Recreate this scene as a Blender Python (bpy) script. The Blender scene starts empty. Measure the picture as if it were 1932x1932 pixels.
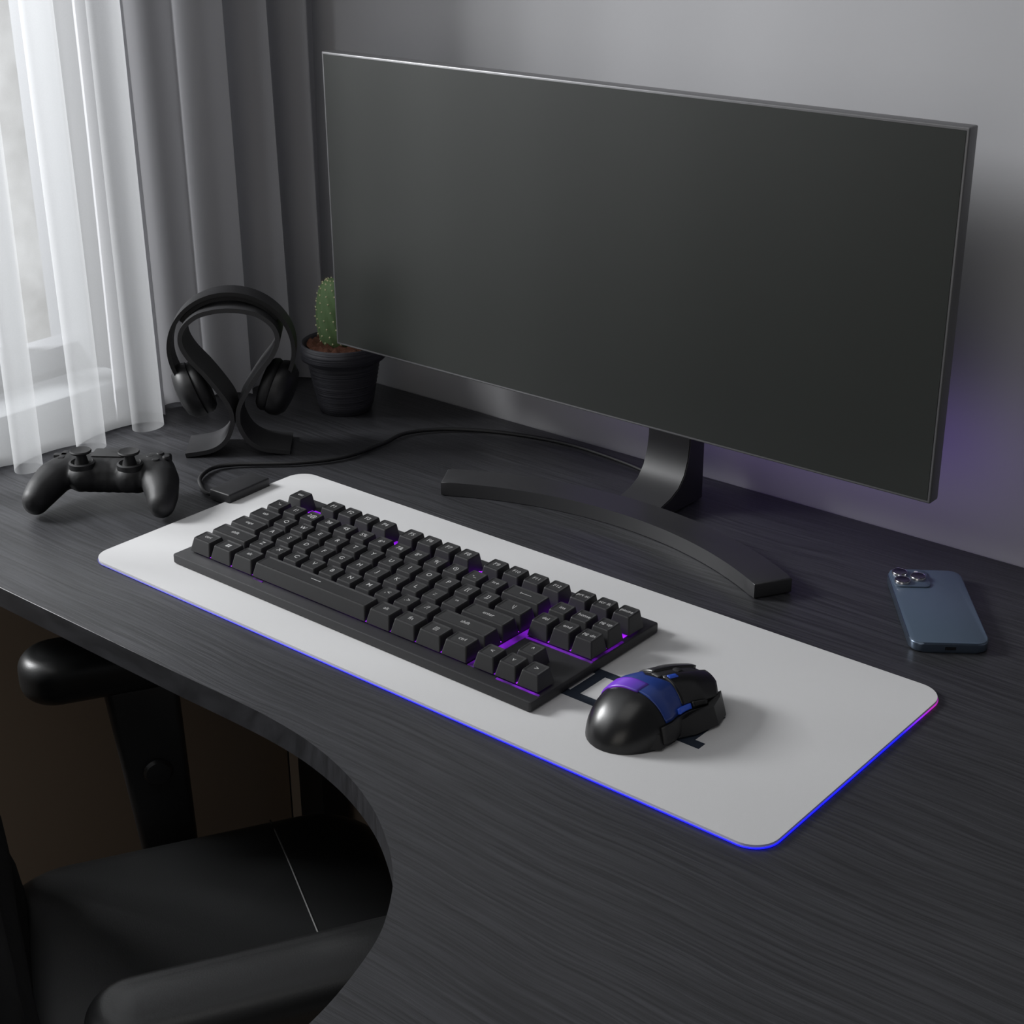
import bpy, bmesh, math, random
from mathutils import Vector, Matrix, noise
random.seed(7)
scene=bpy.context.scene
scene.view_settings.view_transform='Standard'
scene.view_settings.look='None'
COL=scene.collection
pi=math.pi

# ---------------------------------------------------------------- materials
def new_mat(name):
    m=bpy.data.materials.new(name); m.use_nodes=True
    return m, m.node_tree, m.node_tree.nodes["Principled BSDF"]
def mat(name,col,rough=.5,metal=0.,emis=None,estr=0.,coat=0.,spec=.5,sheen=0.,bump=None):
    m,nt,b=new_mat(name)
    b.inputs["Base Color"].default_value=(*col,1)
    b.inputs["Roughness"].default_value=rough
    b.inputs["Metallic"].default_value=metal
    b.inputs["Specular IOR Level"].default_value=spec
    b.inputs["Coat Weight"].default_value=coat
    b.inputs["Sheen Weight"].default_value=sheen
    if emis:
        b.inputs["Emission Color"].default_value=(*emis,1); b.inputs["Emission Strength"].default_value=estr
    tc=nt.nodes.new("ShaderNodeTexCoord"); nz=nt.nodes.new("ShaderNodeTexNoise")
    sc,st=bump if bump else (900,.03)
    nz.inputs["Scale"].default_value=sc; nz.inputs["Detail"].default_value=3
    nt.links.new(tc.outputs["Object"],nz.inputs["Vector"])
    bp=nt.nodes.new("ShaderNodeBump"); bp.inputs["Strength"].default_value=st; bp.inputs["Distance"].default_value=.0006
    nt.links.new(nz.outputs["Fac"],bp.inputs["Height"]); nt.links.new(bp.outputs[0],b.inputs["Normal"])
    return m

def desk_material():
    m,nt,b=new_mat("charcoal_wood"); N=nt.nodes; L=nt.links
    tc=N.new("ShaderNodeTexCoord")
    mp=N.new("ShaderNodeMapping"); mp.inputs["Scale"].default_value=(9,330,20)
    dn=N.new("ShaderNodeTexNoise"); dn.inputs["Scale"].default_value=5; dn.inputs["Detail"].default_value=2
    L.new(tc.outputs["Object"],dn.inputs["Vector"])
    mx=N.new("ShaderNodeMixRGB"); mx.blend_type='ADD'; mx.inputs[0].default_value=.022
    L.new(tc.outputs["Object"],mx.inputs[1]); L.new(dn.outputs["Color"],mx.inputs[2])
    L.new(mx.outputs[0],mp.inputs["Vector"])
    n1=N.new("ShaderNodeTexNoise"); n1.inputs["Scale"].default_value=1.4; n1.inputs["Detail"].default_value=4; n1.inputs["Roughness"].default_value=.6
    L.new(mp.outputs[0],n1.inputs["Vector"])
    cr=N.new("ShaderNodeValToRGB"); cr.color_ramp.elements[0].position=.36; cr.color_ramp.elements[0].color=(.0195,.0197,.0218,1)
    cr.color_ramp.elements[1].position=.66; cr.color_ramp.elements[1].color=(.042,.0425,.0475,1)
    L.new(n1.outputs["Fac"],cr.inputs[0]); L.new(cr.outputs[0],b.inputs["Base Color"])
    rr=N.new("ShaderNodeMapRange"); rr.inputs[3].default_value=.46; rr.inputs[4].default_value=.33
    L.new(n1.outputs["Fac"],rr.inputs[0]); L.new(rr.outputs[0],b.inputs["Roughness"])
    bp=N.new("ShaderNodeBump"); bp.inputs["Strength"].default_value=.45; bp.inputs["Distance"].default_value=.0007
    L.new(n1.outputs["Fac"],bp.inputs["Height"]); L.new(bp.outputs[0],b.inputs["Normal"])
    return m
def wall_material(name,c):
    m=mat(name,c,.9,bump=(60,.12)); return m
def cloth_material(name,col,opacity,translucent,var=.02):
    m=bpy.data.materials.new(name); m.use_nodes=True; nt=m.node_tree; N=nt.nodes; L=nt.links; N.clear()
    out=N.new("ShaderNodeOutputMaterial")
    tr=N.new("ShaderNodeBsdfTransparent"); di=N.new("ShaderNodeBsdfDiffuse"); tl=N.new("ShaderNodeBsdfTranslucent")
    di.inputs[0].default_value=(*col,1); tl.inputs[0].default_value=(*col,1)
    m1=N.new("ShaderNodeMixShader"); m1.inputs[0].default_value=translucent; L.new(di.outputs[0],m1.inputs[1]); L.new(tl.outputs[0],m1.inputs[2])
    m2=N.new("ShaderNodeMixShader"); L.new(tr.outputs[0],m2.inputs[1]); L.new(m1.outputs[0],m2.inputs[2])
    tc=N.new("ShaderNodeTexCoord"); mp=N.new("ShaderNodeMapping"); mp.inputs["Scale"].default_value=(400,400,400)
    nz=N.new("ShaderNodeTexNoise"); nz.inputs["Scale"].default_value=3; L.new(tc.outputs["Object"],mp.inputs[0]); L.new(mp.outputs[0],nz.inputs["Vector"])
    mr=N.new("ShaderNodeMapRange"); mr.inputs[3].default_value=max(0,opacity-var); mr.inputs[4].default_value=min(1,opacity+var)
    L.new(nz.outputs["Fac"],mr.inputs[0]); L.new(mr.outputs[0],m2.inputs[0]); L.new(m2.outputs[0],out.inputs[0])
    return m
def outdoor_material():  # bright outdoors put into emission; the plane glows by itself
    m=bpy.data.materials.new("glowing_backdrop"); m.use_nodes=True; nt=m.node_tree; N=nt.nodes; L=nt.links; N.clear()
    out=N.new("ShaderNodeOutputMaterial"); em=N.new("ShaderNodeEmission"); em.inputs[1].default_value=.48
    tc=N.new("ShaderNodeTexCoord"); nz=N.new("ShaderNodeTexNoise"); nz.inputs["Scale"].default_value=7; nz.inputs["Detail"].default_value=5
    L.new(tc.outputs["Object"],nz.inputs["Vector"])
    cr=N.new("ShaderNodeValToRGB"); cr.color_ramp.elements[0].position=.38; cr.color_ramp.elements[0].color=(.34,.33,.30,1)
    cr.color_ramp.elements[1].position=.62; cr.color_ramp.elements[1].color=(.78,.79,.78,1)
    L.new(nz.outputs["Fac"],cr.inputs[0]); L.new(cr.outputs[0],em.inputs[0]); L.new(em.outputs[0],out.inputs[0])
    return m

M_desk=desk_material()
M_wall=wall_material("grey_plaster",(.38,.38,.395))
M_wallL=wall_material("grey_plaster_side",(.36,.36,.37))
M_panel=mat("brown_lower_panel",(.33,.265,.205),.7,bump=(30,.3))
M_floor=mat("dark_brown_floor",(.28,.22,.17),.8,bump=(30,.3))
M_white=mat("white_paint",(.24,.25,.26),.5)
M_frame=mat("window_frame_grey",(.15,.155,.165),.45)
M_pad=mat("white_cloth",(.53,.53,.535),.85,bump=(2500,.15))
M_navy=mat("navy_print",(.005,.012,.026),.8)
M_kbase=mat("keyboard_base_black",(.020,.020,.022),.5)
M_key=mat("keycap_black",(.017,.017,.018),.48)
M_legend=mat("legend_white",(.42,.42,.42),.6)
M_black=mat("black_plastic",(.006,.006,.007),.58)
M_box=mat("box_black_plastic",(.026,.026,.028),.45)
M_mblack=mat("mouse_black_plastic",(.006,.006,.0065),.30,spec=.5)
M_mtex=mat("mouse_rubber_grip",(.010,.010,.011),.5)
M_blue=mat("mouse_blue_plastic",(.008,.034,.20),.35,coat=.2)
M_bluel=mat("mouse_light_strip",(.01,.05,.30),.3,emis=(.03,.09,.6),estr=.12)
def violet_mat():  # purple highlight painted in as emission, fading across the shell
    m,nt,b=new_mat("mouse_violet_gleam"); N=nt.nodes;L=nt.links
    b.inputs["Base Color"].default_value=(.010,.025,.17,1); b.inputs["Roughness"].default_value=.32
    b.inputs["Emission Color"].default_value=(.36,.04,.9,1)
    tc=N.new("ShaderNodeTexCoord"); sp=N.new("ShaderNodeSeparateXYZ"); L.new(tc.outputs["Object"],sp.inputs[0])
    mr=N.new("ShaderNodeMapRange"); mr.inputs[1].default_value=.008; mr.inputs[2].default_value=-.012; mr.inputs[3].default_value=.02; mr.inputs[4].default_value=.46
    L.new(sp.outputs["X"],mr.inputs[0]); L.new(mr.outputs[0],b.inputs["Emission Strength"]); return m
M_viol=violet_mat()
M_phone=mat("phone_blue_glass",(.065,.092,.130),.34,spec=.6)
M_phonem=mat("phone_blue_metal",(.12,.155,.21),.25,metal=.8)
M_lens=mat("lens_glass",(.004,.004,.005),.05,coat=1)
M_chrome=mat("lens_ring",(.5,.5,.52),.25,metal=1)
M_bezel=mat("monitor_frame_grey",(.15,.15,.155),.4,metal=.5)
M_back=mat("monitor_back_black",(.02,.02,.022),.5)
M_stand=mat("monitor_stand_graphite",(.028,.028,.030),.42)
M_hp=mat("headphone_black",(.006,.006,.007),.48)
M_hpc=mat("ear_cushion_leather",(.008,.008,.009),.6,bump=(400,.2))
M_hstand=mat("stand_grey_plastic",(.026,.026,.028),.5)
M_soil=mat("brown_soil",(.085,.030,.015),.95,bump=(500,1.))
M_leather=mat("black_leather",(.011,.0115,.012),.40,bump=(900,.12))
M_chairp=mat("chair_black_plastic",(.024,.024,.025),.40)
M_stitch=mat("grey_stitching",(.13,.13,.13),.7)
M_mesh=mat("backrest_black_fabric",(.012,.012,.013),.85,bump=(60,1.0))
M_rubber=mat("stick_rubber",(.010,.010,.011),.6)
M_sheer=cloth_material("sheer_white_voile",(.76,.77,.78),.33,.5,.015)
M_drape=cloth_material("grey_drape_cloth",(.47,.47,.49),.97,.40,.01)
M_out=outdoor_material()
def pot_material():
    m,nt,b=new_mat("ribbed_black_pot"); N=nt.nodes;L=nt.links
    b.inputs["Base Color"].default_value=(.030,.030,.038,1); b.inputs["Roughness"].default_value=.6
    tc=N.new("ShaderNodeTexCoord"); mp=N.new("ShaderNodeMapping"); mp.inputs["Scale"].default_value=(5,5,260)
    nz=N.new("ShaderNodeTexNoise"); nz.inputs["Scale"].default_value=2.2; nz.inputs["Detail"].default_value=2
    L.new(tc.outputs["Object"],mp.inputs[0]);L.new(mp.outputs[0],nz.inputs["Vector"])
    bp=N.new("ShaderNodeBump"); bp.inputs["Strength"].default_value=.6; bp.inputs["Distance"].default_value=.0018
    L.new(nz.outputs["Fac"],bp.inputs["Height"]);L.new(bp.outputs[0],b.inputs["Normal"]); return m
M_pot=pot_material()
M_cactus=mat("cactus_green",(.13,.22,.09),.6,bump=(400,.3))
M_spine=mat("cactus_spine_tuft",(.70,.66,.42),.8)
def led_material():
    m,nt,b=new_mat("mat_light_tube"); N=nt.nodes;L=nt.links
    b.inputs["Base Color"].default_value=(.03,.03,.05,1); b.inputs["Roughness"].default_value=.4
    tc=N.new("ShaderNodeTexCoord"); sp=N.new("ShaderNodeSeparateXYZ"); L.new(tc.outputs["Object"],sp.inputs[0])
    mx=N.new("ShaderNodeMapRange"); mx.inputs[1].default_value=.165; mx.inputs[2].default_value=.205; L.new(sp.outputs["Y"],mx.inputs[0])
    gx=N.new("ShaderNodeMapRange"); gx.inputs[1].default_value=.45; gx.inputs[2].default_value=.58; L.new(sp.outputs["X"],gx.inputs[0])
    mu=N.new("ShaderNodeMath"); mu.operation='MULTIPLY'; L.new(mx.outputs[0],mu.inputs[0]); L.new(gx.outputs[0],mu.inputs[1])
    mc=N.new("ShaderNodeMixRGB"); mc.inputs[1].default_value=(.005,.006,1,1); mc.inputs[2].default_value=(.28,.01,.28,1); L.new(mu.outputs[0],mc.inputs[0])
    L.new(mc.outputs[0],b.inputs["Emission Color"])
    fy=N.new("ShaderNodeMapRange"); fy.inputs[1].default_value=.224; fy.inputs[2].default_value=.210; fy.inputs[3].default_value=.03; fy.inputs[4].default_value=1; L.new(sp.outputs["Y"],fy.inputs[0])
    lx=N.new("ShaderNodeMapRange"); lx.inputs[1].default_value=-.002; lx.inputs[2].default_value=.02; lx.inputs[3].default_value=.06; lx.inputs[4].default_value=1; L.new(sp.outputs["X"],lx.inputs[0])
    rx=N.new("ShaderNodeMapRange"); rx.inputs[1].default_value=.0; rx.inputs[2].default_value=.6; rx.inputs[3].default_value=.35; rx.inputs[4].default_value=1.9; L.new(sp.outputs["X"],rx.inputs[0])
    a=N.new("ShaderNodeMath"); a.operation='MULTIPLY'; L.new(fy.outputs[0],a.inputs[0]); L.new(lx.outputs[0],a.inputs[1])
    a2=N.new("ShaderNodeMath"); a2.operation='MULTIPLY'; L.new(a.outputs[0],a2.inputs[0]); L.new(rx.outputs[0],a2.inputs[1])
    L.new(a2.outputs[0],b.inputs["Emission Strength"]); return m
M_led=led_material()
def backlight_material(lo,hi,a=.42,c=.7):
    m,nt,b=new_mat("violet_backlight"); N=nt.nodes;L=nt.links
    b.inputs["Base Color"].default_value=(.03,.02,.04,1); b.inputs["Roughness"].default_value=.4
    b.inputs["Emission Color"].default_value=(.30,.01,.85,1)
    tc=N.new("ShaderNodeTexCoord"); nz=N.new("ShaderNodeTexNoise"); nz.inputs["Scale"].default_value=55; L.new(tc.outputs["Object"],nz.inputs["Vector"])
    mr=N.new("ShaderNodeMapRange"); mr.inputs[1].default_value=a; mr.inputs[2].default_value=c; mr.inputs[3].default_value=lo; mr.inputs[4].default_value=hi
    L.new(nz.outputs["Fac"],mr.inputs[0]); L.new(mr.outputs[0],b.inputs["Emission Strength"]); return m
M_glow=backlight_material(.8,4.2)
M_glow2=backlight_material(.03,.60,.38,.68)
M_glow3=backlight_material(.8,2.2,.38,.66)

# ---------------------------------------------------------------- helpers
def link(ob,parent=None):
    COL.objects.link(ob)
    if parent: ob.parent=parent
    return ob
def from_bm(name,bm,mats,parent=None,loc=(0,0,0),rot=(0,0,0),smooth=False,auto=None):
    me=bpy.data.meshes.new(name); bmesh.ops.recalc_face_normals(bm,faces=bm.faces[:]) ; bm.to_mesh(me); bm.free()
    for m in (mats if isinstance(mats,(list,tuple)) else [mats]): me.materials.append(m)
    if smooth or auto:
        for p in me.polygons: p.use_smooth=True
    if auto:
        me.set_sharp_from_angle(angle=math.radians(auto))
    ob=bpy.data.objects.new(name,me); ob.location=loc; ob.rotation_euler=rot
    return link(ob,parent)
def empty(name,loc,rotz=0,label=None,cat=None,rot=None):
    e=bpy.data.objects.new(name,None); e.empty_display_size=.02; e.location=loc; e.rotation_euler=rot or (0,0,rotz); link(e)
    if label: e["label"]=label; e["category"]=cat
    return e
def tag(ob,label,cat): ob["label"]=label; ob["category"]=cat
def struct(ob): ob["kind"]="structure"
def box_bm(bm,x0,x1,y0,y1,z0,z1,bev=0,seg=2,mi=0):
    r=bmesh.ops.create_cube(bm,size=1)
    vs=r['verts']
    for v in vs: v.co=Vector((x0+(v.co.x+.5)*(x1-x0),y0+(v.co.y+.5)*(y1-y0),z0+(v.co.z+.5)*(z1-z0)))
    es=list({e for v in vs for e in v.link_edges})
    fs=list({f for v in vs for f in v.link_faces})
    for f in fs: f.material_index=mi
    if bev: 
        r=bmesh.ops.bevel(bm,geom=es,offset=bev,segments=seg,profile=.5,affect='EDGES')
        for f in r['faces']: f.material_index=mi
def box(name,x0,x1,y0,y1,z0,z1,m,parent=None,bev=0,seg=2,auto=40,loc=(0,0,0),rot=(0,0,0)):
    bm=bmesh.new(); box_bm(bm,x0,x1,y0,y1,z0,z1,bev,seg); return from_bm(name,bm,m,parent,loc,rot,auto=auto)
def rrect(hx,hy,r,n=5,cx=0,cy=0):
    r=min(r,hx*.999,hy*.999); pts=[]
    for (sx,sy,a0) in ((1,1,0),(-1,1,90),(-1,-1,180),(1,-1,270)):
        for i in range(n+1):
            a=math.radians(a0+90*i/n); pts.append((cx+sx*(hx-r)+r*math.cos(a),cy+sy*(hy-r)+r*math.sin(a)))
    return pts
def prism_bm(bm,pts,z0,z1,bev=0,seg=2,mi=0):
    vb=[bm.verts.new((x,y,z0)) for x,y in pts]; vt=[bm.verts.new((x,y,z1)) for x,y in pts]
    fb=bm.faces.new(vb[::-1]); ft=bm.faces.new(vt); n=len(pts); fs=[fb,ft]
    for i in range(n): fs.append(bm.faces.new((vb[i],vb[(i+1)%n],vt[(i+1)%n],vt[i])))
    for f in fs: f.material_index=mi
    if bev:
        es=list(ft.edges)+list(fb.edges)
        r=bmesh.ops.bevel(bm,geom=es,offset=bev,segments=seg,profile=.5,affect='EDGES')
        for f in r['faces']: f.material_index=mi
def prism(name,pts,z0,z1,m,parent=None,bev=0,seg=2,auto=35,loc=(0,0,0),rot=(0,0,0)):
    bm=bmesh.new(); prism_bm(bm,pts,z0,z1,bev,seg); return from_bm(name,bm,m,parent,loc,rot,auto=auto)
def pillow(name,hx,hy,r,z0,z1,edge,crown,m,parent=None,loc=(0,0,0),rot=(0,0,0),n=10,drop=None):
    """soft upholstered block: rounded-rectangle rings with a quarter-round edge and a crowned top"""
    bm=bmesh.new(); R=[]; K=8; zm=(z1+z0)/2; eb=min(edge,(z1-z0)/2)
    lv=[]
    for k in range(K+1):
        a=pi/2*k/K; lv.append((edge*(1-math.sin(a)),z0+eb*(1-math.cos(a))))
    lv.append((0,zm))
    for k in range(K+1):
        a=pi/2*(1-k/K); lv.append((edge*(1-math.sin(a)),z1-eb*(1-math.cos(a))))
    def ring(ins,z,cr=0):
        s=[]
        for x,y in rrect(hx-ins,hy-ins,max(r-ins,.003),n):
            zz=z+cr
            if drop: zz+=drop(x,y)
            s.append(bm.verts.new((x,y,zz)))
        return s
    for ins,z in lv: R.append(ring(ins,z))
    big=min(hx,hy)-edge
    for q in (.1,.22,.4,.6,.8,.95): R.append(ring(edge+big*q,z1,crown*(1-(1-q)**2)))
    N=len(R[0]); bm.faces.new(R[0][::-1]); bm.faces.new(R[-1])
    for a,b in zip(R,R[1:]):
        for i in range(N): bm.faces.new((a[i],a[(i+1)%N],b[(i+1)%N],b[i]))
    return from_bm(name,bm,m,parent,loc,rot,auto=60)
def lathe(name,prof,m,parent=None,seg=48,loc=(0,0,0),rot=(0,0,0),auto=40,caps=True):
    bm=bmesh.new(); rings=[]
    for r,z in prof:
        rings.append([bm.verts.new((r*math.cos(2*pi*i/seg),r*math.sin(2*pi*i/seg),z)) for i in range(seg)])
    for a,b in zip(rings,rings[1:]):
        for i in range(seg): bm.faces.new((a[i],a[(i+1)%seg],b[(i+1)%seg],b[i]))
    if caps: bm.faces.new(rings[0][::-1]); bm.faces.new(rings[-1])
    return from_bm(name,bm,m,parent,loc,rot,auto=auto)
def catmull(P,n=8,closed=False):
    out=[];P=[Vector(p) for p in P];N=len(P)
    for i in range(N-1 if not closed else N):
        g=lambda k:P[k%N] if closed else P[max(0,min(N-1,k))]
        a,b,c,d=g(i-1),g(i),g(i+1),g(i+2)
        for j in range(n):
            t=j/n; out.append(.5*((2*b)+(c-a)*t+(2*a-5*b+4*c-d)*t*t+(3*b-a-3*c+d)*t**3))
    if not closed: out.append(P[-1])
    return out
def tube(name,path,rad,m,parent=None,seg=10,closed=False,loc=(0,0,0),rot=(0,0,0)):
    bm=bmesh.new(); rings=[];n=len(path)
    for i,p in enumerate(path):
        p=Vector(p); a=Vector(path[(i-1)%n] if closed or i>0 else path[0]); b=Vector(path[(i+1)%n] if closed or i<n-1 else path[-1])
        t=(b-a).normalized(); up=Vector((0,0,1)) if abs(t.z)<.95 else Vector((1,0,0))
        s=t.cross(up).normalized(); u=s.cross(t)
        r=rad(i/(n-1)) if callable(rad) else rad
        rings.append([bm.verts.new(p+s*r*math.cos(2*pi*k/seg)+u*r*math.sin(2*pi*k/seg)) for k in range(seg)])
    R=list(zip(rings,rings[1:]))+([(rings[-1],rings[0])] if closed else [])
    for a,b in R:
        for k in range(seg): bm.faces.new((a[k],a[(k+1)%seg],b[(k+1)%seg],b[k]))
    if not closed: bm.faces.new(rings[0][::-1]); bm.faces.new(rings[-1])
    return from_bm(name,bm,m,parent,loc,rot,smooth=True)
def ribbon(name,path,thick,y0,y1,m,parent=None,closed=False,bev=.001,auto=50):
    """path in local (x,z); extruded in y between y0(s) and y1(s)"""
    bm=bmesh.new(); n=len(path); L=[];
    for i,p in enumerate(path):
        a=Vector(path[max(i-1,0)]) if not closed else Vector(path[(i-1)%n]); b=Vector(path[min(i+1,n-1)]) if not closed else Vector(path[(i+1)%n])
        t=(b-a).normalized(); nn=Vector((-t.y,t.x)); q=Vector(p)
        th=thick(i/(n-1)) if callable(thick) else thick
        A=y0(i/(n-1)) if callable(y0) else y0; B=y1(i/(n-1)) if callable(y1) else y1
        o=q+nn*th/2; k=q-nn*th/2
        L.append([bm.verts.new((o.x,A,o.y)),bm.verts.new((o.x,B,o.y)),bm.verts.new((k.x,B,k.y)),bm.verts.new((k.x,A,k.y))])
    R=list(zip(L,L[1:]))+([(L[-1],L[0])] if closed else [])
    for a,b in R:
        for k in range(4): bm.faces.new((a[k],a[(k+1)%4],b[(k+1)%4],b[k]))
    if not closed: bm.faces.new(L[0][::-1]); bm.faces.new(L[-1])
    if bev:
        es=[e for e in bm.edges if len(e.link_faces)==2 and e.calc_face_angle(0)>math.radians(60)]
        bmesh.ops.bevel(bm,geom=es,offset=bev,segments=2,profile=.5,affect='EDGES')
    return from_bm(name,bm,m,parent,auto=auto)
def ell(bm,c,r,rot=None,u=20,v=14):
    M=Matrix.Translation(Vector(c))@(rot.to_4x4() if rot else Matrix.Identity(4))@Matrix.Diagonal((*( (r,r,r) if not hasattr(r,'__len__') else r),1))
    bmesh.ops.create_uvsphere(bm,u_segments=u,v_segments=v,radius=1,matrix=M)
def chain(bm,P,Rr,n=10):
    for i in range(len(P)-1):
        for j in range(n+1):
            t=j/n; ra,rb=Rr[i],Rr[i+1]
            if not hasattr(ra,'__len__'): ra=(ra,)*3
            if not hasattr(rb,'__len__'): rb=(rb,)*3
            ell(bm,Vector(P[i]).lerp(Vector(P[i+1]),t),tuple(a+(b-a)*t for a,b in zip(ra,rb)),u=14,v=10)
def remeshed(name,bm,voxel,m,parent=None,loc=(0,0,0),rot=(0,0,0),smooth_it=6,zmin=None):
    me=bpy.data.meshes.new(name+"_tmp"); bm.to_mesh(me); bm.free()
    ob=bpy.data.objects.new(name+"_tmp",me); COL.objects.link(ob)
    r=ob.modifiers.new("r",'REMESH'); r.mode='VOXEL'; r.voxel_size=voxel
    s=ob.modifiers.new("s",'SMOOTH'); s.factor=.5; s.iterations=smooth_it
    dg=bpy.context.evaluated_depsgraph_get(); me2=bpy.data.meshes.new_from_object(ob.evaluated_get(dg))
    bpy.data.objects.remove(ob); bpy.data.meshes.remove(me)
    me2.name=name; me2.materials.clear(); me2.materials.append(m)
    for p in me2.polygons: p.use_smooth=True
    if zmin is not None:
        for v in me2.vertices:
            if v.co.z<zmin: v.co.z=zmin
    o=bpy.data.objects.new(name,me2); o.location=loc; o.rotation_euler=rot
    return link(o,parent)

# ---------------------------------------------------------------- camera
f,yaw,pitch,roll=3005.5,math.radians(39.985),math.radians(23.682),math.radians(0.414)
fw=Vector((-math.sin(yaw)*math.cos(pitch),math.cos(yaw)*math.cos(pitch),-math.sin(pitch)))
r0=fw.cross(Vector((0,0,1))).normalized(); d0=fw.cross(r0)
rx=r0*math.cos(roll)+d0*math.sin(roll); dx=-r0*math.sin(roll)+d0*math.cos(roll)
cd=bpy.data.cameras.new("camera"); cam=bpy.data.objects.new("camera",cd); link(cam)
cam.matrix_world=Matrix(((rx.x,-dx.x,-fw.x,.97747),(rx.y,-dx.y,-fw.y,-.65052),(rx.z,-dx.z,-fw.z,.5322),(0,0,0,1)))
cd.sensor_width=36; cd.lens=36*f/1932; cd.clip_start=.01; cd.clip_end=50
scene.camera=cam

# ---------------------------------------------------------------- room
ZF=-.62
b=box("wall_back",-.6,2.0,.447,.50,ZF,1.6,M_wall); struct(b)
bm=bmesh.new()
for (y0,y1,z0,z1) in ((-2.0,-.95,ZF,1.6),(.235,.447,ZF,1.6),(-.95,.235,ZF,.036),(-.95,.235,1.35,1.6)):
    box_bm(bm,-.36,-.30,y0,y1,z0,z1)
w=from_bm("wall_left",bm,M_wallL); struct(w)
b=box("floor",-.6,2.0,-2.0,.447,ZF-.05,ZF,M_floor); struct(b)
b=box("trim_1",-.36,-.245,-.95,.24,-.02,.036,M_white,bev=.003); struct(b)
b=box("baseboard_left",-.30,-.285,-2.0,.432,ZF,-.025,M_panel,bev=.002); struct(b)
b=box("baseboard_back",-.285,2.0,.432,.447,ZF,-.03,M_panel,bev=.002); struct(b)
bm=bmesh.new()
box_bm(bm,-.35,-.315,.145,.172,.036,1.35,.003)
box_bm(bm,-.362,-.297,.229,.2362,.036,1.35,.001)
box_bm(bm,-.35,-.315,-.95,-.905,.036,1.35,.003)
box_bm(bm,-.35,-.315,-.905,.155,.036,.075,.003)
box_bm(bm,-.35,-.315,.165,.232,.036,.060,.003)
box_bm(bm,-.35,-.315,-.905,.232,1.31,1.35,.003)
box_bm(bm,-.345,-.32,-.40,-.35,.075,1.31,.003)
b=from_bm("window_1",bm,M_frame,auto=40); struct(b)
bm=bmesh.new(); vs=[bm.verts.new(p) for p in ((-2.6,-4,-2),(-2.6,5,-2),(-2.6,5,3),(-2.6,-4,3))]; bm.faces.new(vs)
b=from_bm("outdoor_backdrop",bm,M_out); struct(b)  # glowing backdrop standing in for the daylit view outside

# ---------------------------------------------------------------- desk
desk=empty("desk",(0,0,ZF),label="charcoal wood-grain desk with a concave curved cut-out",cat="desk")
curve=[(.20,-.0722),(.25,-.0715),(.290,-.0722),(.330,-.0765),(.372,-.087),(.412,-.104),(.445,-.1255),(.467,-.145),(.484,-.167),(.496,-.188),(.507,-.220),(.514,-.252),(.519,-.30),(.521,-.36)]
cp=[(v.x,v.y) for v in catmull([(x,y,0) for x,y in curve],6)]
outl=[(-.238,.4455),(-.238,-.0722)]+cp+[(.521,-1.1),(1.35,-1.1),(1.35,.4455)]
d=prism("desktop",outl,-.018,0,M_desk,None,bev=.0018,seg=3,auto=40)
d.parent=desk; d.location=(0,0,-ZF)
bm=bmesh.new(); box_bm(bm,-.02,.02,-.02,.02,0,-ZF-.018,.003)
lg=from_bm("leg",bm,M_black,desk,(-.19,.40,0),auto=40)
for p in ((1.28,.40,0),(1.28,-1.04,0),(.60,-1.04,0)):
    o=lg.copy(); COL.objects.link(o); o.parent=desk; o.location=p

# ---------------------------------------------------------------- desk mat
padm=empty("desk_mat",(0,0,0),label="white rounded desk mat with glowing blue edge under the keyboard",cat="desk mat")
W,D=.612,.228
prism("mat_surface",rrect(W/2-.0003,D/2-.0003,.0172,10,W/2,D/2),.0004,.0028,M_pad,padm,bev=.0007)
tube("light_strip",[(x,y,.0007) for x,y in rrect(W/2,D/2,.0175,12,W/2,D/2)],.00045,M_led,padm,seg=8,closed=True)
bm=bmesh.new()
for (x0,x1,y0,y1) in ((.409,.517,.1020,.1090),(.400,.5245,.0670,.0745),(.4185,.4265,.0745,.1020),(.5110,.517,.0745,.1020)):
    box_bm(bm,x0,x1,y0,y1,.0026,.0030)
from_bm("printed_mark",bm,M_navy,padm)
cb=bmesh.new(); box_bm(cb,-.012,.012,-.024,.024,.0,.0100,.0014,3)
from_bm("control_box",cb,M_box,padm,(-.007,.162,.0004),(0,0,math.radians(3)),auto=40)
cpts=[(-.014,.146,.0045),(-.022,.140,.004),(-.038,.146,.003),(-.057,.160,.003),(-.066,.182,.003),(-.055,.202,.003),(-.017,.237,.003),(.006,.274,.003),(.010,.319,.003),(.008,.353,.003),(.033,.386,.003),(.083,.412,.003),(.144,.425,.003),(.208,.421,.003),(.25,.412,.003),(.268,.410,.003)]
tube("cable",catmull(cpts,8),.0019,M_black,padm,seg=10)

# ---------------------------------------------------------------- keyboard
kb=empty("keyboard",(0,0,.0031),label="black compact mechanical keyboard with violet backlight on the mat",cat="keyboard")
kx0,kx1,ky0,ky1=.061,.4175,.034,.177
bm=bmesh.new(); prism_bm(bm,rrect((kx1-kx0)/2,(ky1-ky0)/2,.002,3,(kx0+kx1)/2,(ky0+ky1)/2),.0004,.0075,.0008)
from_bm("base",bm,M_kbase,kb,auto=35)
U=.0190; X0=.0685; Y0=.0445
bm=bmesh.new(); q=.0035
box_bm(bm,X0+q,X0+15*U-q,Y0+q,Y0+5*U-q,.0074,.0079); box_bm(bm,X0+15.25*U+q,X0+18.25*U-q,Y0+3*U+q,Y0+5*U-q,.0074,.0079)
box_bm(bm,X0+q,X0+18.25*U-q,Y0+5.15*U,Y0+6.25*U-q,.0074,.0079); box_bm(bm,X0+15.25*U+q,X0+18.25*U-q,Y0+q,Y0+1*U,.0074,.0079)
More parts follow.
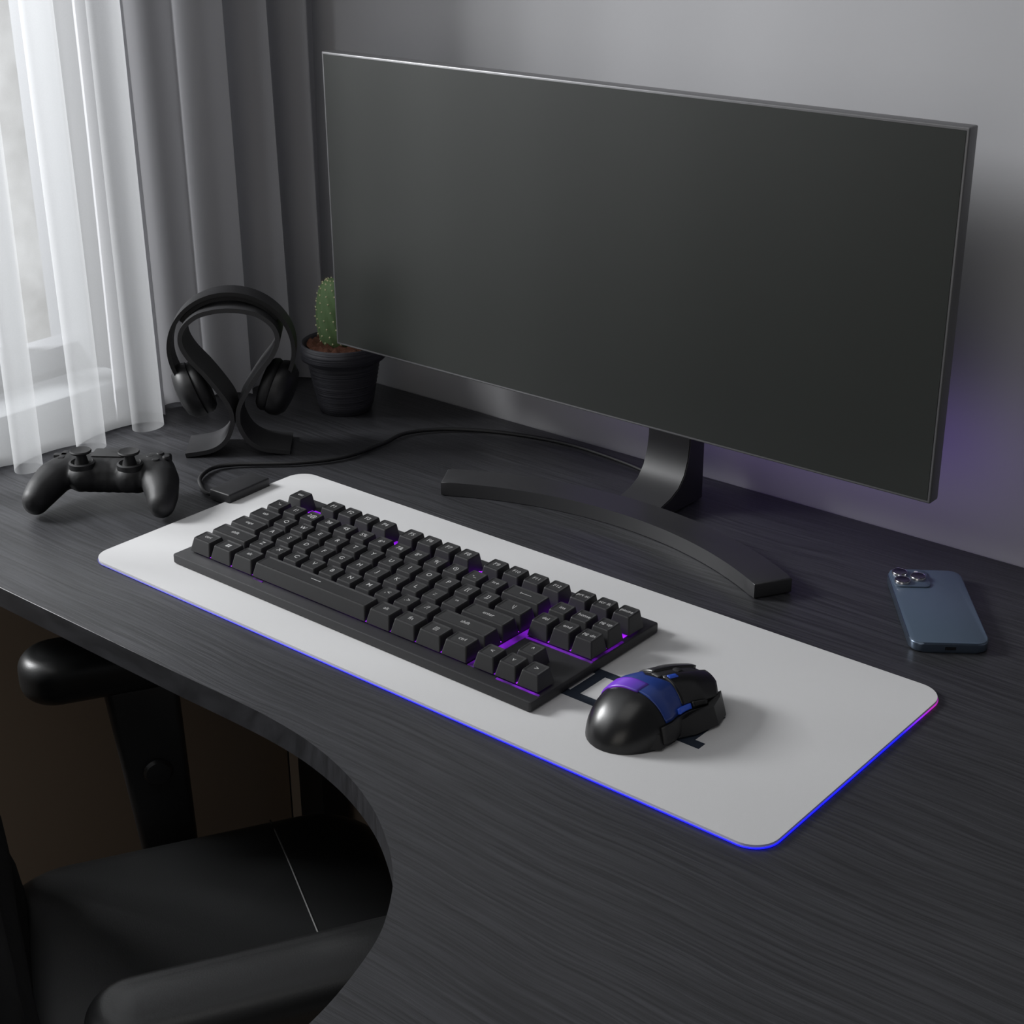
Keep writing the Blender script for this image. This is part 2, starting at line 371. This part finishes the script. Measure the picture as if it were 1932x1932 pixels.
for (x0,x1,y0,y1) in ((14.98,15.27,0.1,3.9),(15.3,18.3,2.93,3.03),(18.18,18.28,3.1,4.9),(16.4,18.3,-.04,.04),(3.9,4.4,-.04,.03)):
    box_bm(bm,X0+x0*U,X0+x1*U,Y0+y0*U,Y0+y1*U,.0074,.0081,mi=1)
for (x0,x1,y0,y1) in ((1.02,1.95,5.3,6.1),(5.98,6.52,5.2,6.2),(10.48,11.02,5.2,6.2),(14.95,15.3,4.0,6.2),(2,18,4.98,5.27)):
    box_bm(bm,X0+x0*U,X0+x1*U,Y0+y0*U,Y0+y1*U,.0074,.0083,mi=2)
from_bm("backlight",bm,[M_glow,M_glow2,M_glow3],kb)
keys=[]
def row(y,x,items):
    for it in items:
        if isinstance(it,(int,float)): x+=it; continue
        lab,wd=it if isinstance(it,tuple) else (it,1)
        keys.append((x,y,wd,lab)); x+=wd
row(0,0,[("ctrl",1.25),("WIN",1.25),("alt",1.25),("SPACE",6.25),("alt",1.25),("fn",1.25),("MENU",1.25),("ctrl",1.25),.25,"<","v",">"])
row(1,0,[("shift",2.25)]+list("ZXCVBNM")+[",<",".>","/?",("shift",2.75),1.25,"^"])
row(2,0,[("caps",1.75)]+list("ASDFGHJKL")+[";:","'\"",("enter",2.25)])
row(3,0,[("tab",1.5)]+list("QWERTYUIOP")+["[{","]}",("\\|",1.5),.25,"del","end","pg dn"])
row(4,0,["`~","1!","2@","3#","4$","5%","6^","7&","8*","9(","0)","-_","=+",("BACK",2),.25,"ins","home","pg up"])
row(5.25,0,["esc",1,"F1","F2","F3","F4",.5,"F5","F6","F7","F8",.5,"F9","F10","F11","F12",.25,"prt sc","scr lk","pause"])
texts=sorted({k[3] for k in keys if k[3] not in ("WIN","SPACE","MENU","BACK")})
tmp={}
for t in texts:
    cu=bpy.data.curves.new("t",'FONT'); cu.body=t; cu.align_x='CENTER'; cu.align_y='CENTER'
    cu.size=.0060 if len(t)<=2 else .0048; cu.resolution_u=3; cu.offset=.00004
    o=bpy.data.objects.new("t",cu); COL.objects.link(o); tmp[t]=o
dg=bpy.context.evaluated_depsgraph_get()
tm={}
for t,o in tmp.items(): tm[t]=bpy.data.meshes.new_from_object(o.evaluated_get(dg))
for o in tmp.values(): bpy.data.objects.remove(o)
def key(x,y,wd,lab):
    bm=bmesh.new(); hx=wd*U/2-.0006; hy=U/2-.0006; h=.0112; tilt={0:-.0004,1:-.0004,2:.0,3:.0005,4:.0012,5.25:.0016}[y]
    def ring(ins,z,r,offy=0,slope=0):
        return [bm.verts.new((px,py+offy,z+slope*py)) for px,py in rrect(hx-ins,hy-ins*1.0,r,3)]
    R=[ring(0,0,.0008),ring(.0020,h-.0008+tilt,.0011,.0006,.05),ring(.0023,h-.0001+tilt,.0012,.0006,.05),ring(.0027,h+tilt,.0012,.0006,.05),ring(.0040,h-.0004+tilt,.0014,.0006,.05)]
    n=len(R[0]); bm.faces.new(R[0][::-1]); bm.faces.new(R[-1])
    for a,b in zip(R,R[1:]):
        for i in range(n): bm.faces.new((a[i],a[(i+1)%n],b[(i+1)%n],b[i]))
    bmesh.ops.recalc_face_normals(bm,faces=bm.faces[:])
    zt=h-.0004+tilt+.00012
    def lb(x0,x1,y0,y1):
        vs=[bm.verts.new((a,c+.0007,zt+.05*c)) for a,c in ((x0,y0),(x1,y0),(x1,y1),(x0,y1))]; bm.faces.new(vs).material_index=1
    if lab=="WIN":
        for sx in (-1,1):
            for sy in (-1,1): lb(*sorted((sx*.0002,sx*.0021)),*sorted((sy*.0002,sy*.0019)))
    elif lab=="SPACE": lb(-.005,.005,.0002,.0008)
    elif lab=="MENU":
        for (a,b_,c,d_) in ((-.0018,.0018,.0018,.0022),(-.0018,.0018,-.0022,-.0018),(-.0018,-.0014,-.0022,.0022),(.0014,.0018,-.0022,.0022),(-.001,.001,.0007,.001),(-.001,.001,-.0001,.0002),(-.001,.001,-.001,-.0007)): lb(a,b_,c,d_)
    elif lab=="BACK":
        lb(-.005,.005,-.00025,.00025); lb(-.005,-.0038,-.0007,.0007); lb(-.0046,-.0042,-.0011,.0011)
    else:
        me=tm[lab]; vs=[bm.verts.new((v.co.x*.95,v.co.y*.95+.0010,zt+.05*(v.co.y*.95+.0003))) for v in me.vertices]
        for p in me.polygons:
            try: bm.faces.new([vs[i] for i in p.vertices]).material_index=1
            except ValueError: pass
    me=bpy.data.meshes.new("keycap"); bm.to_mesh(me); bm.free(); me.materials.append(M_key); me.materials.append(M_legend)
    o=bpy.data.objects.new("keycap",me); o.location=(X0+(x+wd/2)*U,Y0+(y+.5)*U,.0092); link(o,kb)
for k in keys: key(*k)

# ---------------------------------------------------------------- monitor
mon=empty("monitor",(.284,.36,0),label="ultrawide switched-off monitor with thin grey bezel on arc stand",cat="monitor")
def MP(o): o.location=Vector(o.location)-Vector((.284,.36,0)); return o
mx0,mx1,mz0,mz1,my=-.0555,.5405,.083,.3460,.330
MP(box("bezel",mx0,mx1,my,my+.0125,mz0,mz1,M_bezel,mon,bev=.0012,seg=3))
def screen_mat():
    m,nt,b=new_mat("dark_screen_glass"); b.inputs["Base Color"].default_value=(.0125,.0145,.0125,1); b.inputs["Roughness"].default_value=.42
    N=nt.nodes;L=nt.links; tc=N.new("ShaderNodeTexCoord"); nz=N.new("ShaderNodeTexNoise"); nz.inputs["Scale"].default_value=3000
    bp=N.new("ShaderNodeBump"); bp.inputs["Strength"].default_value=.05; bp.inputs["Distance"].default_value=.0002
    L.new(tc.outputs["Object"],nz.inputs["Vector"]); L.new(nz.outputs["Fac"],bp.inputs["Height"]); L.new(bp.outputs[0],b.inputs["Normal"]); return m
MP(box("screen",mx0+.0022,mx1-.0022,my-.0003,my+.002,mz0+.0022,mz1-.0022,screen_mat(),mon,bev=.0002,seg=1))
MP(box("back_housing",.05,.44,my+.0125,my+.026,.125,.31,M_back,mon,bev=.008,seg=3))
MP(box("mount",.262,.306,my+.024,.402,.15,.20,M_back,mon,bev=.003,seg=2))
prof=[(.380,.205),(.380,.055),(.378,.042),(.3735,.030),(.366,.021),(.355,.0155),(.343,.0125),(.3405,.0118),(.3405,.001),(.402,.001),(.402,.205)]
bm=bmesh.new(); A=[bm.verts.new((.263,y,z)) for y,z in prof]; B=[bm.verts.new((.305,y,z)) for y,z in prof]
bm.faces.new(A); bm.faces.new(B[::-1])
for i in range(len(prof)): bm.faces.new((A[i],A[(i+1)%len(prof)],B[(i+1)%len(prof)],B[i]))
bmesh.ops.recalc_face_normals(bm,faces=bm.faces[:])
es=[e for e in bm.edges if e.calc_face_angle(0)>1.2]; bmesh.ops.bevel(bm,geom=es,offset=.0008,segments=2,affect='EDGES')
MP(from_bm("stand_column",bm,M_stand,mon,auto=40))
cx,cy,Ri,Ro=.284,.003,.307,.338; a0=math.asin(.163/.322)
arc=[]
for i in range(41):
    a=-a0+2*a0*i/40; arc.append((cx+Ro*math.sin(a),cy+Ro*math.cos(a)))
for i in range(41):
    a=a0-2*a0*i/40; arc.append((cx+Ri*math.sin(a),cy+Ri*math.cos(a)))
MP(prism("stand_base",arc,.0005,.0125,M_stand,mon,bev=.0012,seg=3,auto=35))

# ---------------------------------------------------------------- phone
ph=empty("smartphone",(.5535,.3300,0),rotz=math.radians(36),label="blue smartphone lying face down on the desk",cat="phone")
ph.scale=(.89,.95,1)
prism("frame",rrect(.0305,.0615,.010,8),.0004,.0072,M_phonem,ph,bev=.0012,seg=3)
prism("back_glass",rrect(.0298,.0608,.0095,8),.0070,.0077,M_phone,ph,bev=.0003,seg=2)
prism("camera_plate",rrect(.0150,.0152,.005,6),.0074,.0088,M_phone,ph,bev=.0005,loc=(-.0136,.0438,0))
for i,(x,y) in enumerate(((-.0210,.0510),(-.0210,.0368),(-.0070,.0438))):
    l=lathe("camera_lens",[(.0060,0),(.0060,.0020),(.0054,.0023),(.0050,.0021),(.0001,.0020)],[M_lens],ph,32,(x,y,.0086))
    lathe("lens_ring",[(.0065,0),(.0065,.0018),(.0062,.0022),(.0056,.0018)],M_chrome,l,32,caps=False)
lathe("flash",[(.0017,0),(.0017,.0004),(.0001,.0005)],M_legend,ph,16,(-.0068,.0545,.0086))
box("charging_port",-.0042,.0042,-.0618,-.0612,.0026,.0048,M_lens,ph)
box("side_button",.0302,.0312,.010,.024,.0028,.0050,M_phonem,ph,bev=.0003)

# ---------------------------------------------------------------- mouse
mo=empty("computer_mouse",(.4822,.0745,.0031),rotz=math.radians(-9),label="black gaming mouse with blue panels and a violet gleam on the mat",cat="mouse")
mo.scale=(.94,.93,.97)
LY=.051
def mw(t):
    if t<-.15: return .0300*max(0,1-((-t-.15)/.85)**2.3)**.5
    return .0300-.0045*math.sin(min(1,(t+.15)/.7)*pi*.9)-.003*max(0,t-.3)
def mh(t):
    if t<-.15: return .0335*max(0,1-((-t-.15)/.85)**2.0)**.62
    return .0335-.0130*((t+.15)/1.15)**1.6
def sgp(v,p): return math.copysign(abs(v)**p,v)
def mp_(t,a,off=0):
    w,h=mw(t),mh(min(t,1)); x=w*sgp(math.cos(a),.78)*(1-.13*math.sin(a)**1); z=h*abs(math.sin(a))**.72
    n=Vector((math.cos(a),0,math.sin(a)))
    yy=LY*t
    if t>.5: yy+= -.006*abs(math.cos(a))**2*(t-.5)*2
    return Vector((x,yy,z))+n*off
def patch(name,t0,t1,a0,a1,off,m,nt=16,na=20,skew=0,front=None,thick=.0014):
    """shell panel that follows the body between two stations and two angles"""
    bm=bmesh.new(); G=[]
    for i in range(nt+1):
        r=[]
        for j in range(na+1):
            a=math.radians(a0+(a1-a0)*j/na)
            te=t1+(front(j/na) if front else 0)
            t=t0+(te-t0)*i/nt+skew*(abs(j/na-.5)*2)
            t=max(-.999,min(1.12,t))
            r.append(bm.verts.new(mp_(t,a,off)))
        G.append(r)
    for i in range(nt):
        for j in range(na): bm.faces.new((G[i][j],G[i][j+1],G[i+1][j+1],G[i+1][j]))
    o=from_bm(name,bm,m,mo,auto=40)
    s=o.modifiers.new("thickness",'SOLIDIFY'); s.thickness=thick; s.offset=-1 
    return o
bm=bmesh.new(); G=[]
T=[-.9995,-.985,-.95,-.9,-.84,-.76,-.67,-.57,-.46,-.35,-.24,-.12,0,.12,.24,.36,.48,.6,.72,.84,.93]
for t in T: G.append([bm.verts.new(mp_(t,math.radians(180*j/28))) for j in range(29)])
for i in range(len(T)-1):
    for j in range(28): bm.faces.new((G[i][j],G[i][j+1],G[i+1][j+1],G[i+1][j]))
    bm.faces.new((G[i][0],G[i+1][0],G[i+1][28],G[i][28]))
bm.faces.new(G[-1]); bm.faces.new(G[0][::-1])
from_bm("body",bm,M_mblack,mo,auto=45)
patch("blue_panel",-.40,.10,20,170,.0007,M_blue,skew=.14,na=30,front=lambda s:-.12*max(0,1-abs(s-.5)*5))
patch("violet_gleam",-.47,-.26,80,160,.0010,M_viol,nt=8,na=20,skew=.08)  # painted gleam along the rear of the blue band
patch("click_button",.14,.94,96,156,.0015,M_mblack,front=lambda s:.04-.20*max(0,s-.5),na=14,thick=.003)
patch("click_button",.14,.94,26,84,.0015,M_mblack,front=lambda s:.04-.20*max(0,.5-s),na=14,thick=.003)
patch("centre_ridge",.08,.86,85,95,.0006,M_mtex,nt=10,na=4,thick=.003)
patch("light_strip",.18,.34,73,80,.0022,M_bluel,nt=6,na=3)
patch("side_grip",-.36,.86,2,18,.0022,M_mtex,front=lambda s:-.12*s,thick=.004)
patch("side_grip",-.36,.86,162,178,.0022,M_mtex,front=lambda s:-.12*s,thick=.004)
patch("side_button",.02,.27,20.5,27,.0026,M_bluel,nt=6,na=4,thick=.003)
patch("side_button",.31,.56,20.5,28,.0026,M_mblack,nt=6,na=4,thick=.003)
patch("side_light",.50,.88,12,17,.0032,M_bluel,nt=6,na=4,thick=.003)
lathe("scroll_wheel",[(.0045,-.0030),(.0058,-.0026),(.0062,-.0012),(.0062,.0012),(.0058,.0026),(.0045,.0030)],M_rubber,mo,32,(0,LY*.50,.0238),(0,pi/2,0))
for sx in (1,-1):
    P0=[(.022,-.034),(.0320,-.022),(.0290,-.004),(.0340,.010),(.0360,.030),(.0300,.044),(.0225,.051),(.018,.02)]
    bm=bmesh.new(); lo=[bm.verts.new((sx*x,y,.0012)) for x,y in P0]; hi=[bm.verts.new((sx*(x-.0035 if x>.025 else x-.001),y*.93,.0105+.004*(y>0))) for x,y in P0]
    bm.faces.new(lo); bm.faces.new(hi)
    for i in range(len(P0)): bm.faces.new((lo[i],lo[(i+1)%len(P0)],hi[(i+1)%len(P0)],hi[i]))
    from_bm("wing",bm,M_mtex,mo,auto=20)

# ---------------------------------------------------------------- headphones + stand
e_=Vector((.726,.688,0)); n_=Vector((-.688,.726,0)); base=Vector((-.078,.222,0))+n_*.020
hang=math.atan2(.688,.726)
hs=empty("headphone_stand",base,rotz=hang,label="dark grey looped headphone stand beneath the headphones",cat="headphone stand")
half=[(.0012,.038),(.0035,.048),(.011,.061),(.023,.078),(.036,.094),(.0420,.108),(.039,.121),(.027,.1315),(.012,.1358),(0,.1368)]
foot=[(.0012,.038),(.0020,.027),(.009,.014),(.022,.006),(.045,.0024)]
def smooth2(P): return [(v.x,v.y) for v in catmull([(a,c,0) for a,c in P],6)]
right=smooth2(foot[::-1]+half[1:])
left=[(-x,z) for x,z in right[::-1]][1:]
g=lambda z:.0022*.9*(max(0,1-z/.137) if z>.03 else 1)
path=[(x+g(z),z) for x,z in right[:-1]]+[(0,.1368)]+[(x-g(z),z) for x,z in left]
ribbon("loop_ribbon",path,.0040,-.024,.022,M_hstand,hs,bev=.0009)
hp=empty("headphones",base+Vector((0,0,.002)),rotz=hang,label="black over-ear headphones hanging on the stand",cat="headphones")
band=[]
for i in range(61):
    a=math.radians(-28+236*i/60); band.append((.0550*math.cos(a),.0945+.0515*math.sin(a)))
ribbon("headband",band,lambda s:.0036,-.012,.012,M_hp,hp,bev=.0012)
inner=[]
for i in range(41):
    a=math.radians(35+110*i/40); inner.append((.0515*math.cos(a),.0935+.0482*math.sin(a)))
ribbon("headband_padding",inner,.0035,-.009,.009,M_hpc,hp,bev=.0012)
for s in (-1,1):
    rot=(0,s*math.radians(90+20),math.radians(-s*10))
    c=(s*.0410,0,.0540)
    o=lathe("ear_cup",[(.0001,.0115),(.012,.0113),(.0195,.0095),(.0250,.004),(.0262,-.002),(.0252,-.006),(.0001,-.006)],M_hp,hp,48,c,rot,caps=False)
    bm=bmesh.new(); seg=48; R=[]
    for k in range(seg):
        A=2*pi*k/seg; R.append([bm.verts.new(((.0172+.0080*math.cos(2*pi*j/12))*math.cos(A),(.0172+.0080*math.cos(2*pi*j/12))*math.sin(A),-.0105+.0070*math.sin(2*pi*j/12))) for j in range(12)])
    for k in range(seg):
        for j in range(12): bm.faces.new((R[k][j],R[k][(j+1)%12],R[(k+1)%seg][(j+1)%12],R[(k+1)%seg][j]))
    from_bm("ear_cushion",bm,M_hpc,o,smooth=True)
    yk=[(s*(.0550*math.cos(math.radians(-26))),.0945-.0515*math.sin(math.radians(26))),(s*.0512,.064),(s*.0505,.053)]
    ribbon("yoke",smooth2(yk),.003,-.009,.009,M_hp,hp,bev=.0008)

# ---------------------------------------------------------------- potted cactus
pc=empty("potted_cactus",(-.090,.371,0),label="small green cactus in a black ribbed pot",cat="plant")
prf=[(.0235,0),(.0250,.001),(.0265,.006)]
for i in range(1,24):
    z=.006+.046*i/23; r=.0265+.0085*i/23; prf.append((r+(.0006 if i%2 else 0),z))
prf+=[(.0390,.0530),(.0408,.0540),(.0414,.061),(.0408,.0682),(.0392,.0695),(.0372,.068),(.0357,.058),(.0001,.057)]
lathe("pot",prf,M_pot,pc,64,caps=False,auto=60)
bm=bmesh.new()
bmesh.ops.create_grid(bm,x_segments=40,y_segments=40,size=.0355)
for v in list(bm.verts):
    if v.co.xy.length>.0362: bm.verts.remove(v)
for v in bm.verts: v.co.z=.0670+.0045*noise.noise(v.co*160)+.003*noise.noise(v.co*420)
from_bm("soil",bm,M_soil,pc,smooth=True)
def cactus(bm_,bs,cx,cy,cz,rx_,rz,tilt=0):
    nu,nv=64,36; R=[]; rot=Matrix.Rotation(tilt,3,'Y')
    def P(a,b_,o=0):
        rr=1+.05*math.cos(12*a+ b_*7)*math.sin(b_); sb=max(0,math.sin(b_))**.7
        return Vector((cx,cy,cz))+rot@Vector(((rx_*rr+o)*sb*math.cos(a),(rx_*.85*rr+o)*sb*math.sin(a),-(rz+o)*math.cos(b_)))
    for i in range(nv+1):
        b_=pi*i/nv; R.append([bm_.verts.new(P(2*pi*k/nu,b_)) for k in range(nu)])
    for i in range(nv):
        for k in range(nu):
            bm_.faces.new((R[i][k],R[i][(k+1)%nu],R[i+1][(k+1)%nu],R[i+1][k]))
    for i in range(2,14):
        b_=pi*i/14
        for k in range(12):
            a=(2*pi*k-b_*7)/12; p=P(a,b_,.0001); bmesh.ops.create_icosphere(bs,subdivisions=1,radius=.0009,matrix=Matrix.Translation(p))
            for q in range(3):
                dirv=(p-Vector((cx,cy,cz))).normalized()+Vector((random.uniform(-.6,.6),random.uniform(-.6,.6),random.uniform(-.6,.6)))
                e1=p+dirv.normalized()*.0022; s_=dirv.orthogonal().normalized()*.00015
                bs.faces.new([bs.verts.new(p+s_),bs.verts.new(p-s_),bs.verts.new(e1)])
bm=bmesh.new(); bs=bmesh.new()
cactus(bm,bs,-.0055,-.004,.093,.0185,.037)
cactus(bm,bs,.012,.006,.083,.011,.022,.3)
ct=from_bm("cactus",bm,M_cactus,pc,smooth=True)
sp=from_bm("spines",bs,M_spine,ct)

# ---------------------------------------------------------------- game controller
gc=empty("game_controller",(-.0770,.0800,0),rotz=math.radians(35.5),label="black wireless game controller with two thumbsticks on the desk",cat="game controller")
bm=bmesh.new()
for s in (-1,1):
    chain(bm,[(s*.035,.012,.027),(s*.045,-.004,.024),(s*.051,-.020,.018),(s*.053,-.030,.0145)],[(.019,.018,.0130),(.0165,.016,.0140),(.0135,.0145,.0140),(.0115,.012,.0125)],8)
    chain(bm,[(s*.020,-.004,.0255),(s*.020,-.0041,.0255)],[(.0135,.0125,.0125)]*2,1)
chain(bm,[(-.036,.010,.028),(.036,.010,.028)],[(.016,.019,.0115)]*2,10)
chain(bm,[(-.024,.002,.0225),(.024,.002,.0225)],[(.012,.013,.0125)]*2,6)
remeshed("body",bm,.0013,M_black,gc,smooth_it=8,zmin=.0015)
for s in (-1,1):
    st=lathe("thumbstick",[(.0055,-.001),(.0042,.0055),(.0050,.0078),(.0086,.0084),(.0090,.0096),(.0084,.0106),(.0072,.0102),(.0001,.0096)],M_rubber,gc,32,(s*.0205,-.002,.0385),caps=False)
    lathe("stick_collar",[(.0110,-.005),(.0110,-.0004),(.0092,.0004),(.0072,-.0012)],M_black,st,32,caps=False)
    chainb=bmesh.new(); box_bm(chainb,-.010,.010,-.005,.005,-.004,.004,.0025,3); from_bm("shoulder_button",chainb,M_rubber,gc,(s*.036,.030,.030),auto=50)
for i,(x,y) in enumerate(((.0405,.019),(.0405,.005),(.0335,.012),(.0475,.012))):
    lathe("action_button",[(.0033,0),(.0033,.0016),(.0027,.0024),(.0001,.0025)],M_black,gc,24,(x,y,.0374),caps=False)
bm=bmesh.new(); box_bm(bm,-.0085,.0085,-.0028,.0028,0,.003,.0008); box_bm(bm,-.0028,.0028,-.0085,.0085,0,.003,.0008)
from_bm("direction_pad",bm,M_black,gc,(-.0405,.012,.0366),auto=40)
prism("touch_pad",rrect(.0165,.009,.002,4),0,.0018,M_rubber,gc,bev=.0005,loc=(0,.016,.0385))

# ---------------------------------------------------------------- curtains
def curtain(name,m,ya,yb,period,ax,ay,xc,z0,z1,phase,label,cat,var=.25,wob=.004,slope=0,irr=0):
    bm=bmesh.new(); nper=(yb-ya)/period; n=int(nper*40); nz=30; G=[]
    for i in range(n+1):
        t=i/n*nper; col=[]
        for k in range(nz+1):
            z=z0+(z1-z0)*(k/nz)
            flare=1+.15*(1-k/nz)
            a=2*pi*t+phase+irr*math.sin(1.31*t+.4+.8*z)
            amp=ax*(1+var*math.sin(1.7*t+.5+z))*flare
            y=ya+period*t-ay*math.sin(a)*(1+var*math.sin(2.3*t))+wob*math.sin(3*z+t)
            x=xc+slope*i/n+amp*math.cos(a)+.002*math.sin(5*z+2*t)
            col.append(bm.verts.new((x,y,z)))
        G.append(col)
    for i in range(n):
        for k in range(nz): bm.faces.new((G[i][k],G[i+1][k],G[i+1][k+1],G[i][k+1]))
    o=from_bm(name,bm,m,smooth=True); tag(o,label,cat); return o
sc=curtain("sheer_curtain",M_sheer,-.75,.2238,.066,.015,.029,-.196,.004,1.3,3.05,"sheer white voile curtain hanging in front of the window","curtain",var=.06,wob=.002)
dc=curtain("drape",M_drape,.203,.436,.044,.010,.005,-.232,.004,1.3,.6,"heavy grey drape gathered beside the sheer curtain","curtain",var=.3,slope=.065,irr=.6)

# ---------------------------------------------------------------- chair
ch=empty("office_chair",(.185,-.105,ZF),rotz=math.radians(-29.6),label="black leather office chair with padded armrests and stitched seat",cat="chair")
def Z(z): return z-ZF
seat=pillow("seat",.178,.160,.065,Z(-.305),Z(-.240),.026,.005,M_leather,ch,loc=(0,.046,0))
bx=[]
for i in range(33):
    x=-.165+.330*i/32; ins=min(.178-abs(x),.160-.0705)-.026; q_=max(0,ins/(.160-.026)); zz=Z(-.2400)+.005*(1-(1-q_)**2)-(.0012 if ins<0 else 0)
    bx.append((x,.1165-.046,zz))
tube("seam",bx,.0007,M_stitch,seat,seg=6)
for s in (-1,1):
    arm=pillow("armrest",.031,.108,.030,Z(-.116),Z(-.076),.015,.002,M_leather,ch,loc=(s*.2195,.043,0))
    bm=bmesh.new(); box_bm(bm,-.014,.014,-.026,.026,0,Z(-.108)-Z(-.33),.006,3)
    for v in bm.verts: v.co.y=v.co.y*(.8+1.6*v.co.z)-.06*v.co.z
    from_bm("armrest_post",bm,M_chairp,ch,(s*.208,.040,Z(-.33)),auto=40)
    lathe("knob",[(.011,0),(.012,.004),(.010,.007),(.0001,.008)],M_chairp,ch,32,(s*.208-s*.013,.032,Z(-.19)),(0,-s*pi/2,0),caps=True)
    box("armrest_bracket",min(s*.10,s*.215),max(s*.10,s*.215),.022,.060,Z(-.335),Z(-.308),M_chairp,ch,bev=.004)
bm=bmesh.new(); F_=[];B_=[]
for i in range(25):
    u=-1+2*i/24; fr=[];bk=[]
    for k in range(33):
        v=k/32; hw=.185*(1-.15*v)*(1-.25*max(0,abs(v-.5)*2)**6)
        x=hw*u; y=-.106+.010*abs(u)**2.2-.09*v**1.2+.003*math.sin(v*40+u*3); z=Z(-.27)+.42*v; th=.022*(1-abs(u)**6)*(1-(abs(v-.5)*2)**8)+.003
        fr.append(bm.verts.new((x,y+th,z))); bk.append(bm.verts.new((x,y-th,z)))
    F_.append(fr);B_.append(bk)
for i in range(24):
    for k in range(32):
        bm.faces.new((F_[i][k],F_[i+1][k],F_[i+1][k+1],F_[i][k+1])); bm.faces.new((B_[i][k],B_[i][k+1],B_[i+1][k+1],B_[i+1][k]))
for i in range(24):
    bm.faces.new((F_[i][0],B_[i][0],B_[i+1][0],F_[i+1][0])); bm.faces.new((F_[i][32],F_[i+1][32],B_[i+1][32],B_[i][32]))
for k in range(32):
    bm.faces.new((F_[0][k],F_[0][k+1],B_[0][k+1],B_[0][k])); bm.faces.new((F_[24][k],B_[24][k],B_[24][k+1],F_[24][k+1]))
from_bm("backrest",bm,M_mesh,ch,smooth=True)
lathe("gas_lift",[(.03,Z(-.52)),(.03,Z(-.42)),(.018,Z(-.42)),(.018,Z(-.30))],M_chairp,ch,32)
for i in range(5):
    a=2*pi*i/5; bm=bmesh.new(); box_bm(bm,.0,.19,-.014,.014,-.012,.012,.005); 
    from_bm("base_leg",bm,M_chairp,ch,(0,0,Z(-.535)),(0,math.radians(8),a),auto=40)
    bm=bmesh.new(); bmesh.ops.create_cone(bm,cap_ends=True,segments=24,radius1=.022,radius2=.022,depth=.026)
    from_bm("caster",bm,M_chairp,ch,(.185*math.cos(a),.185*math.sin(a),.022),(pi/2,0,a),auto=40)

# ---------------------------------------------------------------- lights
def area(name,loc,target,sx,sy,power,col):
    l=bpy.data.lights.new(name,'AREA'); l.shape='RECTANGLE'; l.size=sx; l.size_y=sy; l.energy=power; l.color=col
    o=bpy.data.objects.new(name,l); o.location=loc; o.rotation_euler=(Vector(target)-Vector(loc)).to_track_quat('-Z','Y').to_euler(); link(o); return o
area("window_daylight",(-1.15,-.50,.85),(.3,.3,.05),.45,.45,74,(.98,.99,1))
area("ceiling_bounce",(.3,-.7,1.9),(.3,.2,0),1.4,1.2,6.5,(1,.99,.97))
area("under_desk_fill",(.9,-1.7,.4),(.0,-.0,-.35),1.0,.8,2.8,(1,.95,.88))  # added fill with no lamp behind it, lifts the area under the desk
p=area("monitor_bias_light",(.34,.405,.09),(.35,.46,.06),.45,.03,.055,(.42,.25,1))
w=bpy.data.worlds.new("world"); scene.world=w; w.use_nodes=True
bg=w.node_tree.nodes["Background"]; bg.inputs[0].default_value=(.92,.94,1,1); bg.inputs[1].default_value=.09
